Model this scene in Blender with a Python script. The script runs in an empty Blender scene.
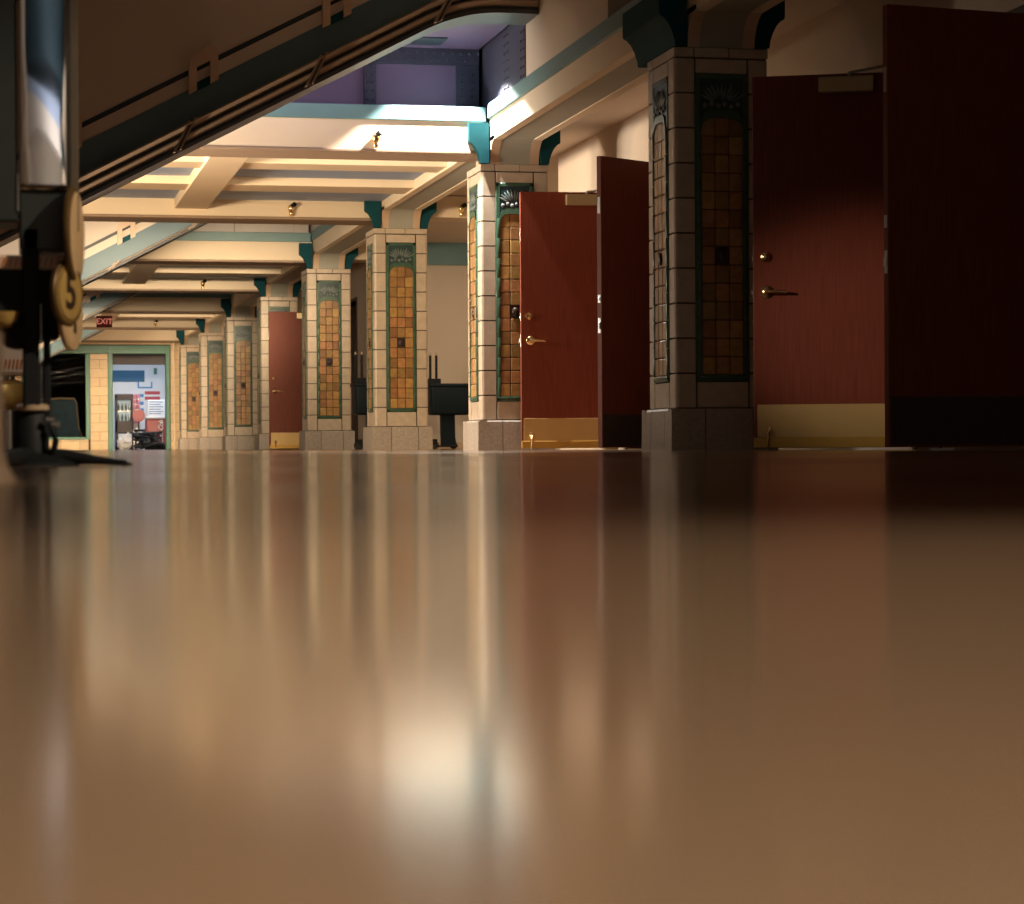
import bpy, bmesh, math, random
from mathutils import Vector, Matrix
random.seed(7)
S = bpy.context.scene
COL = S.collection
PI = math.pi

# ------------------------------------------------------------------ materials
def mat(name, col, rough=0.6, metal=0.0, var=0.0, vscale=6.0, bump=0.0, bscale=40.0, stretch=None, col2=None, island=0.0, spec=0.5, coat=0.0):
    m = bpy.data.materials.new(name); m.use_nodes = True
    nt = m.node_tree; N = nt.nodes; L = nt.links
    b = N['Principled BSDF']
    b.inputs['Base Color'].default_value = (*col, 1)
    b.inputs['Roughness'].default_value = rough
    b.inputs['Metallic'].default_value = metal
    b.inputs['Specular IOR Level'].default_value = spec
    b.inputs['Coat Weight'].default_value = coat
    tc = N.new('ShaderNodeTexCoord'); src = tc.outputs['Object']
    if stretch:
        mp = N.new('ShaderNodeMapping'); mp.inputs['Scale'].default_value = stretch
        L.new(src, mp.inputs['Vector']); src = mp.outputs['Vector']
    cur = None
    if var > 0 or col2:
        nz = N.new('ShaderNodeTexNoise'); nz.inputs['Scale'].default_value = vscale; nz.inputs['Detail'].default_value = 5
        L.new(src, nz.inputs['Vector'])
        rp = N.new('ShaderNodeValToRGB'); rp.color_ramp.elements[0].position = .3; rp.color_ramp.elements[1].position = .7
        c2 = col2 or tuple(c * (1 - var) for c in col)
        rp.color_ramp.elements[0].color = (*c2, 1); rp.color_ramp.elements[1].color = (*col, 1)
        L.new(nz.outputs['Fac'], rp.inputs['Fac']); cur = rp.outputs['Color']
    if island > 0:
        g = N.new('ShaderNodeNewGeometry')
        hs = N.new('ShaderNodeHueSaturation')
        mr = N.new('ShaderNodeMapRange'); mr.inputs['To Min'].default_value = 1 - island; mr.inputs['To Max'].default_value = 1 + island * .6
        L.new(g.outputs['Random Per Island'], mr.inputs['Value']); L.new(mr.outputs['Result'], hs.inputs['Value'])
        mr2 = N.new('ShaderNodeMapRange'); mr2.inputs['To Min'].default_value = .5 - island * .04; mr2.inputs['To Max'].default_value = .5 + island * .035
        ml = N.new('ShaderNodeMath'); ml.operation = 'MULTIPLY'; ml.inputs[1].default_value = 7.31
        fr = N.new('ShaderNodeMath'); fr.operation = 'FRACT'
        L.new(g.outputs['Random Per Island'], ml.inputs[0]); L.new(ml.outputs[0], fr.inputs[0]); L.new(fr.outputs[0], mr2.inputs['Value'])
        L.new(mr2.outputs['Result'], hs.inputs['Hue'])
        if cur: L.new(cur, hs.inputs['Color'])
        else: hs.inputs['Color'].default_value = (*col, 1)
        cur = hs.outputs['Color']
    if cur: L.new(cur, b.inputs['Base Color'])
    if bump > 0:
        bn = N.new('ShaderNodeTexNoise'); bn.inputs['Scale'].default_value = bscale; bn.inputs['Detail'].default_value = 3
        L.new(src, bn.inputs['Vector'])
        bp = N.new('ShaderNodeBump'); bp.inputs['Strength'].default_value = bump; bp.inputs['Distance'].default_value = .01
        L.new(bn.outputs['Fac'], bp.inputs['Height']); L.new(bp.outputs['Normal'], b.inputs['Normal'])
    return m

def emit(name, col, s):
    m = bpy.data.materials.new(name); m.use_nodes = True
    b = m.node_tree.nodes['Principled BSDF']
    b.inputs['Base Color'].default_value = (*col, 1)
    b.inputs['Emission Color'].default_value = (*col, 1); b.inputs['Emission Strength'].default_value = s
    return m

M = {}
M['cream'] = mat('cream_paint', (.74, .62, .46), .55, var=.05, vscale=2, bump=.02)
M['tan'] = mat('tan_paint', (.58, .42, .29), .5, var=.06, vscale=3)
M['wall'] = mat('wall_paint', (.60, .51, .42), .6, var=.05, vscale=1.5, bump=.02)
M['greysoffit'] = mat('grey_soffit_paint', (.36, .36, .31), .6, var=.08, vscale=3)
M['blueceil'] = mat('pale_blue_ceiling', (.31, .40, .60), .6, var=.05)
M['teal'] = mat('teal_paint', (.13, .25, .27), .45, var=.1, vscale=4)
M['dteal'] = mat('deep_teal_paint', (.010, .066, .085), .65, var=.15, vscale=6, spec=.06)
M['dgirder'] = mat('girder_teal', (.080, .15, .185), .5, var=.1, vscale=4)
M['stripe'] = mat('dark_blue_stripe', (.012, .022, .032), .5)
M['purple'] = mat('purple_steel', (.135, .085, .165), .45, var=.12, vscale=2, bump=.03)
M['dpurple'] = mat('dark_purple_steel', (.032, .032, .062), .5, var=.2, vscale=5)
M['steelwhite'] = mat('pale_steel', (.62, .57, .55), .5, var=.06)
M['tile'] = mat('cream_tile', (.60, .50, .385), .42, var=.18, vscale=14, bump=.05, bscale=30, island=.09)
M['basetile'] = mat('base_stone_tile', (.46, .40, .34), .5, var=.28, vscale=40, bump=.08, bscale=60, island=.08)
M['grout'] = mat('dark_grout', (.075, .06, .045), .8)
M['amber'] = mat('amber_tile', (.44, .24, .08), .38, var=.35, vscale=25, bump=.15, bscale=60, island=.38)
M['green'] = mat('green_glazed_border', (.06, .135, .085), .3, var=.3, vscale=20, bump=.1, bscale=40)
M['orn'] = mat('blue_green_glaze', (.028, .07, .08), .3, var=.4, vscale=30)
M['ornlight'] = mat('pale_leaf_glaze', (.20, .25, .24), .35, var=.5, vscale=30)
M['amberplate'] = mat('amber_grout', (.10, .055, .025), .7)
M['dark'] = mat('dark_relief_tile', (.035, .02, .015), .4)
M['wood'] = mat('red_brown_wood_veneer', (.225, .050, .025), .5, spec=.25, col2=(.165, .034, .017), vscale=8, stretch=(14, 14, .5), bump=.03, bscale=20)
M['brass'] = mat('satin_brass', (.62, .42, .17), .5, metal=.45, var=.1, vscale=5, bump=.02)
M['brassstrip'] = mat('brass_sweep', (.56, .34, .07), .45, metal=.45, var=.1)
M['polbrass'] = mat('polished_brass', (.85, .62, .32), .18, metal=1)
M['closer'] = mat('closer_gold_paint', (.50, .39, .22), .4, metal=.5)
M['chrome'] = mat('polished_steel', (.78, .80, .82), .03, metal=1)
M['steel'] = mat('brushed_steel', (.45, .44, .42), .3, metal=1)
M['black'] = mat('black_enamel', (.008, .010, .012), .6, var=.2, spec=.25)
M['greenblack'] = mat('green_black_enamel', (.022, .030, .028), .4, var=.3, vscale=8)
M['gold'] = mat('gold_coin_paint', (.58, .38, .12), .4, metal=.35, var=.15, vscale=20)
M['coinface'] = mat('tan_coin_face', (.62, .42, .22), .5, metal=.1, var=.1, vscale=15)
M['goldrim'] = mat('dark_gold_rim', (.13, .075, .025), .45, metal=.4)
M['cordcream'] = mat('cream_enamel', (.62, .50, .40), .4)
M['orange'] = mat('orange_enamel', (.55, .20, .05), .45)
M['doorgreen'] = mat('green_door_frame_paint', (.08, .22, .17), .45, var=.1)
M['endtile'] = mat('end_wall_tile', (.64, .47, .27), .45, var=.12, vscale=10, bump=.05, island=.08)
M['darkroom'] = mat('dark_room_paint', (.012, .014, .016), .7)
M['white'] = mat('white_paint', (.80, .80, .82), .5)
M['bluewall'] = mat('blue_paint', (.015, .12, .24), .5)
M['greyblk'] = mat('grey_bulkhead', (.16, .14, .14), .7)
M['red'] = mat('red_enamel', (.32, .012, .02), .35)
M['redprint'] = mat('red_print', (.52, .05, .07), .5)
M['blueprint'] = mat('blue_print', (.05, .25, .55), .5)
M['pinkprint'] = mat('pink_packets', (.62, .22, .25), .5, var=.5, vscale=14, col2=(.30, .05, .08))
M['carpet'] = mat('dark_carpet', (.02, .022, .028), .9, var=.5, vscale=15)
M['leather'] = mat('blue_leather', (.018, .10, .19), .4, var=.4, vscale=6, bump=.1, bscale=5)
M['piping'] = mat('pale_piping', (.50, .38, .28), .5)
M['bag'] = mat('white_plastic_bag', (.80, .76, .72), .5, bump=.6, bscale=12)
M['rubber'] = mat('black_rubber', (.015, .016, .017), .6)
M['tubblue'] = mat('blue_black_plastic', (.004, .012, .018), .5, var=.2, spec=.2)
M['exitbox'] = mat('maroon_sign_box', (.018, .004, .004), .95, spec=.02)
M['exitred'] = emit('exit_red_letters', (.22, .03, .03), .02)
M['fridgelight'] = emit('fridge_lit_interior', (.55, .65, .66), .35)
M['darkcloth'] = mat('dark_grey_cloth', (.010, .010, .010), 1.0, spec=.0)
M['white_patch'] = mat('light_strip_white', (.85, .84, .80), .6)
M['frame'] = mat('dark_bronze_frame', (.05, .035, .028), .45, metal=.3)
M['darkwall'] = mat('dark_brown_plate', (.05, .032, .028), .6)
M['ochre_dark'] = mat('dark_ochre_enamel', (.10, .075, .05), .45, var=.2)
M['edgegrey'] = mat('grey_edge_paint', (.06, .06, .065), .5)
M['bottlegrey'] = mat('grey_green_bottles', (.22, .28, .26), .3, var=.4)
M['whitegrey'] = mat('off_white_enamel', (.6, .6, .6), .4)
M['nightblue'] = mat('dark_blue_paint', (.012, .035, .055), .5)
M['soffit'] = mat('brown_soffit', (.30, .215, .15), .55)
M['moulding'] = mat('brown_moulding_paint', (.34, .24, .16), .5)
M['ochre'] = mat('ochre_paint', (.42, .31, .20), .5, var=.1)
def glassmat():
    m = bpy.data.materials.new('window_glass'); m.use_nodes = True
    b = m.node_tree.nodes['Principled BSDF']
    b.inputs['Base Color'].default_value = (.9, .95, .95, 1); b.inputs['Roughness'].default_value = .02
    b.inputs['Transmission Weight'].default_value = 1; b.inputs['IOR'].default_value = 1.03; b.inputs['Specular IOR Level'].default_value = .2
    return m
M['glass'] = glassmat()

def floormat():
    m = bpy.data.materials.new('polished_brown_floor'); m.use_nodes = True
    nt = m.node_tree; N = nt.nodes; L = nt.links; b = N['Principled BSDF']
    tc = N.new('ShaderNodeTexCoord')
    nz = N.new('ShaderNodeTexNoise'); nz.inputs['Scale'].default_value = 1.3; nz.inputs['Detail'].default_value = 6
    L.new(tc.outputs['Object'], nz.inputs['Vector'])
    rp = N.new('ShaderNodeValToRGB')
    rp.color_ramp.elements[0].color = (.225, .14, .082, 1); rp.color_ramp.elements[1].color = (.31, .20, .118, 1)
    rp.color_ramp.elements[0].position = .3; rp.color_ramp.elements[1].position = .7
    L.new(nz.outputs['Fac'], rp.inputs['Fac']); L.new(rp.outputs['Color'], b.inputs['Base Color'])
    n2 = N.new('ShaderNodeTexNoise'); n2.inputs['Scale'].default_value = .8; n2.inputs['Detail'].default_value = 3
    L.new(tc.outputs['Object'], n2.inputs['Vector'])
    mr = N.new('ShaderNodeMapRange'); mr.inputs['From Min'].default_value = .35; mr.inputs['From Max'].default_value = .65
    mr.inputs['To Min'].default_value = FLOOR_R[0]; mr.inputs['To Max'].default_value = FLOOR_R[1]
    L.new(n2.outputs['Fac'], mr.inputs['Value']); L.new(mr.outputs['Result'], b.inputs['Roughness'])
    n3 = N.new('ShaderNodeTexNoise'); n3.inputs['Scale'].default_value = 1.7; n3.inputs['Detail'].default_value = 2
    L.new(tc.outputs['Object'], n3.inputs['Vector'])
    bp = N.new('ShaderNodeBump'); bp.inputs['Strength'].default_value = 1.0; bp.inputs['Distance'].default_value = .0006
    L.new(n3.outputs['Fac'], bp.inputs['Height']); L.new(bp.outputs['Normal'], b.inputs['Normal'])
    b.inputs['Specular IOR Level'].default_value = .5
    b.inputs['Specular Tint'].default_value = (1.0, .85, .71, 1)
    return m
FLOOR_R = (.10, .17)
M['floor'] = floormat()

# ------------------------------------------------------------------ mesh helpers
def nb(): return bmesh.new()
def box(bm, x0, x1, y0, y1, z0, z1, bev=0.0, seg=1):
    mt = Matrix.Translation(((x0+x1)/2, (y0+y1)/2, (z0+z1)/2)) @ Matrix.Diagonal((abs(x1-x0), abs(y1-y0), abs(z1-z0), 1))
    r = bmesh.ops.create_cube(bm, size=1, matrix=mt)
    if bev > 0:
        es = list({e for v in r['verts'] for e in v.link_edges})
        bmesh.ops.bevel(bm, geom=es, offset=bev, segments=seg, affect='EDGES', profile=.5)
def cyl(bm, p0, p1, r0, r1=None, n=20):
    if r1 is None: r1 = r0
    p0 = Vector(p0); p1 = Vector(p1); d = p1 - p0
    q = d.to_track_quat('Z', 'Y').to_matrix().to_4x4()
    bmesh.ops.create_cone(bm, cap_ends=True, segments=n, radius1=r0, radius2=r1, depth=d.length, matrix=Matrix.Translation((p0+p1)/2) @ q)
def ball(bm, c, r, sx=1, sy=1, sz=1, rot=None, u=12, v=8):
    mt = Matrix.Translation(c) @ (rot or Matrix.Identity(4)) @ Matrix.Diagonal((sx, sy, sz, 1))
    bmesh.ops.create_uvsphere(bm, u_segments=u, v_segments=v, radius=r, matrix=mt)
def prism(bm, pts, axis, a0, a1):
    """closed 2-D outline pulled out between a0 and a1 along an axis ('x': pts are (y,z); 'y': (x,z); 'z': (x,y))"""
    def P(p, a): return {'x': (a, p[0], p[1]), 'y': (p[0], a, p[1]), 'z': (p[0], p[1], a)}[axis]
    A = [bm.verts.new(P(p, a0)) for p in pts]; B = [bm.verts.new(P(p, a1)) for p in pts]
    n = len(pts)
    fs = [bm.faces.new(A), bm.faces.new(B[::-1])]
    for i in range(n): fs.append(bm.faces.new((A[i], B[i], B[(i+1) % n], A[(i+1) % n])))
    bmesh.ops.recalc_face_normals(bm, faces=fs)
def ribbon(bm, xs, lo, hi, y0, y1):
    """solid between two curves lo(x) and hi(x), from y0 to y1, as quads"""
    rows = [[bm.verts.new((x, y, f(x))) for y, f in ((y0, lo), (y0, hi), (y1, hi), (y1, lo))] for x in xs]
    fs = []
    for a, b in zip(rows, rows[1:]):
        for i in range(4): fs.append(bm.faces.new((a[i], a[(i+1) % 4], b[(i+1) % 4], b[i])))
    fs.append(bm.faces.new(rows[0])); fs.append(bm.faces.new(rows[-1][::-1]))
    bmesh.ops.recalc_face_normals(bm, faces=fs)
def lathe(bm, prof, n=28, axis='z', at=(0, 0, 0)):
    rings = []
    for r, h in prof:
        ring = []
        for i in range(n):
            a = 2*PI*i/n; c, s = r*math.cos(a), r*math.sin(a)
            p = {'z': (c, s, h), 'y': (c, h, s), 'x': (h, c, s)}[axis]
            ring.append(bm.verts.new((p[0]+at[0], p[1]+at[1], p[2]+at[2])))
        rings.append(ring)
    fs = []
    for a, b in zip(rings, rings[1:]):
        for i in range(n): fs.append(bm.faces.new((a[i], a[(i+1) % n], b[(i+1) % n], b[i])))
    fs.append(bm.faces.new(rings[0][::-1])); fs.append(bm.faces.new(rings[-1]))
    bmesh.ops.recalc_face_normals(bm, faces=fs)
def tube(bm, pts, r, n=10):
    pts = [Vector(p) for p in pts]; rings = []
    for i, p in enumerate(pts):
        d = (pts[min(i+1, len(pts)-1)] - pts[max(i-1, 0)]).normalized()
        q = d.to_track_quat('Z', 'Y').to_matrix()
        rr = r[i] if isinstance(r, (list, tuple)) else r
        rings.append([bm.verts.new(p + q @ Vector((rr*math.cos(2*PI*k/n), rr*math.sin(2*PI*k/n), 0))) for k in range(n)])
    fs = []
    for a, b in zip(rings, rings[1:]):
        for i in range(n): fs.append(bm.faces.new((a[i], a[(i+1) % n], b[(i+1) % n], b[i])))
    fs.append(bm.faces.new(rings[0][::-1])); fs.append(bm.faces.new(rings[-1]))
    bmesh.ops.recalc_face_normals(bm, faces=fs)

def obj(name, bm, m, parent=None, loc=None, rotz=0, smooth=False, label=None):
    me = bpy.data.meshes.new(name); bm.to_mesh(me); bm.free()
    if smooth:
        me.shade_smooth()
        try: me.set_sharp_from_angle(angle=math.radians(38))
        except Exception: pass
    me.materials.append(M[m] if isinstance(m, str) else m)
    o = bpy.data.objects.new(name, me); COL.objects.link(o)
    if parent: o.parent = parent
    if loc is not None: o.location = loc
    if rotz: o.rotation_euler = (0, 0, rotz)
    if label: o['label'] = label
    return o
def tag(o, label, cat, group=None, kind=None):
    o['label'] = label; o['category'] = cat
    if group: o['group'] = group
    if kind: o['kind'] = kind
    return o
def thing(name, label, cat, loc=(0, 0, 0), rotz=0, group=None, kind='thing'):
    o = bpy.data.objects.new(name, None); COL.objects.link(o)
    o.empty_display_size = .1
    o.location = loc; o.rotation_euler = (0, 0, rotz)
    return tag(o, label, cat, group, kind)
def struct(name, bm, m, label, cat, parent=None): 
    return tag(obj(name, bm, m, parent), label, cat, kind='structure')
def text_mesh(name, body, size, depth, m, parent, loc, rot, bold=0.0, font_shear=0.0, space=1.0):
    cu = bpy.data.curves.new(name, 'FONT'); cu.body = body; cu.size = size; cu.extrude = depth; cu.offset = bold
    cu.align_x = 'CENTER'; cu.align_y = 'CENTER'; cu.shear = font_shear; cu.space_character = space
    t = bpy.data.objects.new(name, cu); COL.objects.link(t)
    bpy.context.view_layer.update()
    me = bpy.data.meshes.new_from_object(t.evaluated_get(bpy.context.evaluated_depsgraph_get()))
    bpy.data.objects.remove(t); bpy.data.curves.remove(cu)
    me.materials.clear(); me.materials.append(M[m])
    o = bpy.data.objects.new(name, me); COL.objects.link(o)
    o.parent = parent; o.location = loc; o.rotation_euler = rot
    return o
def copy_tree(o, parent=None):
    c = o.copy(); COL.objects.link(c)
    if parent: c.parent = parent
    for ch in [k for k in ALL_CHILDREN(o)]: copy_tree(ch, c)
    return c
def ALL_CHILDREN(o): return [k for k in bpy.data.objects if k.parent is o]

# ------------------------------------------------------------------ layout of the concourse (metres)
PY0, DY = 13.02, 5.69
YP = [PY0 + DY*k for k in range(8)]          # pillar fronts
PXL, PXR, PXC = 3.835, 4.415, 4.127         # pillar faces
XW = 5.03                                   # wall that holds the doors
XO = 6.7                                    # back of the alcove and lobbies
XL = -3.4                                   # left wall
YE = 53.4                                   # end wall
YB = -13.0                                   # wall behind
ZC = 3.95                                   # high ceiling
ZS = 2.75                                   # side aisle ceiling

# floor
bm = nb(); box(bm, XL-.2, XO+.2, YB-.2, YE+.12, -.12, 0)
struct('floor', bm, 'floor', 'polished brown concourse floor with long blurred reflections', 'floor')
# shells
bm = nb(); box(bm, XL-.2, XL, YB, YE, 0, ZC)
struct('wall_left', bm, 'wall', 'plain left side wall running the length of the concourse', 'wall')
bm = nb(); box(bm, XL, XO+.2, YB-.2, YB, 0, ZC)
struct('wall_back', bm, 'wall', 'plain wall closing the near end of the concourse', 'wall')
bm = nb(); box(bm, XL-.2, XO+.2, YB-.2, YE+.4, ZC, ZC+.15)
struct('ceiling', bm, 'wall', 'high ceiling above the raking girders', 'ceiling')
bm = nb(); box(bm, XO, XO+.2, YB, YE, 0, ZC)
struct('wall_outer', bm, 'wall', 'tan back wall of the alcove behind the pillars', 'wall')
# side aisle ceiling
bm = nb(); box(bm, 4.33, XO, YB, YE, ZS, ZS+.1)
struct('ceiling_aisle', bm, 'wall', 'low tan ceiling of the side aisle between pillars and doors', 'ceiling')

# right wall with three double-door openings
OPEN = [(10.42, 12.26), (16.62, 18.48), (33.66, 35.5)]
def wall_seg(name, y0, y1, label):
    bm = nb(); box(bm, XW, XW+.14, y0, y1, 0, ZS)
    struct(name, bm, 'wall', label, 'wall')
wall_seg('wall_right', YB, OPEN[0][0], 'dark right wall before the nearest doorway')
wall_seg('wall_right.001', OPEN[0][1], OPEN[1][0], 'tan right wall between the two nearest doorways')
wall_seg('wall_right.002', OPEN[1][1], 20.9, 'tan right wall just past the second doorway')
wall_seg('wall_right.003', 30.3, OPEN[2][0], 'tan right wall beyond the alcove')
wall_seg('wall_right.004', OPEN[2][1], YE, 'tan right wall running on to the end wall')
for i, (a, b) in enumerate(OPEN):
    bm = nb(); box(bm, XW, XW+.14, a, b, 2.2, ZS)
    nm = 'wall_right.%03d' % (5+i)
    struct(nm, bm, 'wall', ['tan wall above the nearest doorway', 'tan wall above the second doorway', 'tan wall above the farthest doorway'][i], 'wall')
    f = nb()
    box(f, XW-.012, XW+.16, a-.05, a, 0, 2.2, .006); box(f, XW-.012, XW+.16, b, b+.05, 0, 2.2, .006)
    box(f, XW-.012, XW+.16, a-.05, b+.05, 2.2, 2.25, .006)
    struct('trim_%d' % (i+1), f, 'frame', ['dark metal frame of the nearest doorway', 'dark metal frame of the second doorway', 'dark metal frame of the farthest doorway'][i], 'door frame')
# lobby divisions
for i, y in enumerate((9.0, 13.6, 15.2, 20.76, 30.3, 32.6, 36.6)):
    bm = nb(); box(bm, XW+.14, XO, y, y+.14, 0, ZS)
    struct('wall_cross.%03d' % i, bm, 'wall', ['partition before the nearest lobby', 'partition behind the nearest doorway', 'partition between the two lobbies', 'partition between second doorway and alcove', 'tan wall at the far end of the alcove', 'partition before the farthest lobby', 'partition beyond the farthest lobby'][i], 'wall')
bm = nb(); box(bm, XW+.14, XO, 30.285, 30.3, 0, .09, .004)
struct('baseboard_alcove', bm, 'tan', 'low tan baseboard along the alcove wall', 'baseboard')

# ------------------------------------------------------------------ pillars
W2 = .29
def pillar_meshes():
    """meshes of the tiled pillar, centred on its own axis, front towards -y"""
    sh = nb()
    g = .0055
    z0, st = .25, .2067
    cs = .128
    for k in range(10):
        a, b = z0 + k*st + g, z0 + (k+1)*st - g
        for sx in (-1, 1):
            for sy in (-1, 1):
                x0, x1 = sorted((sx*W2, sx*(W2-cs))); y0, y1 = sorted((sy*W2, sy*(W2-cs)))
                # corner block with a broad chamfer on the arris
                c = .022
                X, Y = sx*W2, sy*W2
                xi, yi = sx*(W2-cs+g), sy*(W2-cs+g)
                pts = [(xi, yi), (xi, Y), (X - sx*c, Y), (X - sx*c*.3, Y - sy*c*.3), (X, Y - sy*c), (X, yi)]
                prism(sh, pts, 'z', a, b)
        if k in (0, 9):
            for rot in range(4):
                r = Matrix.Rotation(rot*PI/2, 4, 'Z')
                n0 = len(sh.verts)
                zz = (a, min(b, .405)) if k == 0 else (2.228, b)
                tmp = nb()
                for q0, q1 in ((-W2+cs+g, W2-cs-g),):
                    box(tmp, q0, q1, -W2, -W2+.05, zz[0], zz[1], .003)
                tmp.transform(r); tm = bpy.data.meshes.new('t'); tmp.to_mesh(tm); tmp.free(); sh.from_mesh(tm); bpy.data.meshes.remove(tm)
    for rot in range(4):      # thin top course with three tiles
        tmp = nb()
        for q0, q1 in ((-W2+.002, -.17), (-.164, .045), (.051, W2-.002)):
            box(tmp, q0, q1, -W2, -W2+.05, z0+10*st+g, 2.378, .003)
        tmp.transform(Matrix.Rotation(rot*PI/2, 4, 'Z')); tm = bpy.data.meshes.new('t'); tmp.to_mesh(tm); tmp.free(); sh.from_mesh(tm); bpy.data.meshes.remove(tm)
    ba = nb()
    for rot in range(4):
        tmp = nb()
        for q0, q1 in ((-.327, -.122), (-.116, .172), (.178, .327)):
            lo = .33
            prism(tmp, [(-lo, 0), (-.325, .235), (-.315, .248), (-.25, .248), (-.25, 0)], 'x', q0, q1)
        tmp.transform(Matrix.Rotation(rot*PI/2, 4, 'Z')); tm = bpy.data.meshes.new('t'); tmp.to_mesh(tm); tmp.free(); ba.from_mesh(tm); bpy.data.meshes.remove(tm)
    co = nb(); box(co, -W2+.012, W2-.012, -W2+.012, W2-.012, 0, 2.37)
    return sh, ba, co

def arch(x, hw, z1, rise):
    t = min(1, abs(x)/hw)
    return z1 - rise*(1 - math.sqrt(max(0, 1 - max(0, (t-.45)/.55)**2)))

def panel_parts(parent, rot):
    """tile panel on one face; local: front plane y=-W2"""
    R = rot
    hw, z0, z1 = .163, .41, 2.225
    y = -W2
    p = bpy.data.objects.new('tile_panel', None)
    fr = nb()
    for s in (-1, 1):
        x0, x1 = sorted((s*hw, s*(hw-.034)))
        box(fr, x0, x1, y-.006, y+.02, z0, z1, .004)
        x0, x1 = sorted((s*(hw-.012), s*(hw-.036)))
        n = 9
        for i in range(n):
            a = z0+.034 + (1.93-z0-.034)*i/n
            box(fr, x0, x1, y-.014, y+.01, a+.002, a+(1.93-z0-.034)/n-.002, .006, 2)
    box(fr, -hw, hw, y-.006, y+.02, z0, z0+.03, .004); box(fr, -hw+.012, hw-.012, y-.014, y+.01, z0+.016, z0+.036, .006, 2)
    box(fr, -hw, hw, y-.006, y+.02, z1-.03, z1, .004)
    iw = hw-.034
    # spandrel band with an arched lower edge
    xs = [-iw + 2*iw*i/24 for i in range(25)]
    lo = lambda x: arch(x, iw, 1.965, .085)
    rows = [[fr.verts.new((x, yy, z)) for yy, z in ((y-.012, lo(x)), (y-.012, lo(x)+.045), (y+.01, lo(x)+.045), (y+.01, lo(x)))] for x in xs]
    fs = []
    for a, b in zip(rows, rows[1:]):
        for i in range(4): fs.append(fr.faces.new((a[i], a[(i+1) % 4], b[(i+1) % 4], b[i])))
    bmesh.ops.recalc_face_normals(fr, faces=fs)
    back = nb(); box(back, -iw, iw, y+.004, y+.02, z0+.03, 1.97)
    am = nb()
    rows_n = 14; cw = 2*iw/3
    hh = (1.965 - (z0+.036))/rows_n
    for r in range(rows_n):
        for c in range(3):
            a0, a1 = -iw + c*cw + .003, -iw + (c+1)*cw - .003
            b0, b1 = z0+.036 + r*hh + .003, z0+.036 + (r+1)*hh - .003
            if r == 6 and c == 1: continue
            if r == rows_n-1:
                n = 6
                top = [(a0 + (a1-a0)*i/n, arch(a0 + (a1-a0)*i/n, iw, 1.965, .085)-.003) for i in range(n+1)]
                prism(am, [(a0, b0), (a1, b0)] + top[::-1], 'y', y-.006, y+.01)
            elif r == rows_n-2 and c != 1:
                n = 6
                top = [(a0 + (a1-a0)*i/n, min(b1, arch(a0 + (a1-a0)*i/n, iw, 1.965, .085)-.003)) for i in range(n+1)]
                prism(am, [(a0, b0), (a1, b0)] + top[::-1], 'y', y-.006, y+.01)
            else:
                box(am, a0, a1, y-.007, y+.012, b0, b1, .004)
    # relief tile
    rl = nb(); r = 6
    b0 = z0+.036+r*hh
    box(rl, -cw/2+.003, cw/2-.003, y-.004, y+.012, b0+.003, b0+hh-.003, .004)
    ball(rl, (0, y-.006, b0+hh/2), .03, 1, .5, 1.25)
    og = nb(); box(og, -iw, iw, y-.002, y+.02, 1.97, z1-.03)
    ol = nb()
    rnd = random.Random(3)
    for i in range(11):
        a = math.radians(-62 + 12.4*i); L = .075 + .02*rnd.random()
        c = (math.sin(a)*L*1.25, y-.006, 2.045 + math.cos(a)*L*.95)
        ball(ol, c, .046, .17, .14, 1.0, Matrix.Rotation(a, 4, 'Y'), 8, 6)
    for i in range(6):
        ball(ol, (-.1+.04*i, y-.007, 2.035+.012*(i % 2)), .017, 1, .5, 1, None, 8, 6)
    return [('border', fr, 'green'), ('grout_bed', back, 'amberplate'), ('amber_tiles', am, 'amber'), ('relief_tile', rl, 'dark'), ('ornament', og, 'orn'), ('ornament_leaves', ol, 'ornlight')]

def bracket_bm(side):
    """teal capital bracket along one flank; local x measured from pillar axis"""
    prof = [(.22, 2.382), (.290, 2.382), (.296, 2.42), (.312, 2.47), (.335, 2.515), (.362, 2.545), (.384, 2.556), (.384, 2.562), (.388, 2.565), (.388, 2.712), (.22, 2.712)]
    b = nb(); prism(b, [(side*x, z) for x, z in prof], 'y', -.32, .50)
    return b

PLABEL = ['nearest tiled pillar, in shadow between the two closest red doors', 'white-lit tiled pillar beside the second red door',
          'warmly lit tiled pillar with bright amber panel left of the black tub', 'tiled pillar with brownish panel, right of the small far red door',
          'tiled pillar half covered by the farthest red door', 'shadowed tiled pillar with dark panel left of the farthest red door',
          'narrow far pillar with glowing orange panel', 'farthest tiled pillar, against the end wall right of the green doorway']
def make_pillar():
    t = thing('tiled_pillar', PLABEL[0], 'pillar', (PXC, YP[0]+W2, 0), 0, 'tiled pillars along the right side')
    sh, ba, co = pillar_meshes()
    s = obj('shaft', sh, 'tile', t)
    obj('grout', co, 'grout', s)
    obj('base', ba, 'basetile', t)
    for rz in (0, -PI/2):
        parts = panel_parts(t, rz)
        p = obj('tile_panel', parts[0][1], parts[0][2], t, rotz=rz, smooth=True)
        for n, b, m in parts[1:]: obj(n, b, m, p, smooth=n in ('ornament_leaves', 'relief_tile'))
    for sd in (-1, 1): obj('bracket', bracket_bm(sd), 'dteal', t, smooth=True)
    return t
P0 = make_pillar()
SHORT = {}
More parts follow.
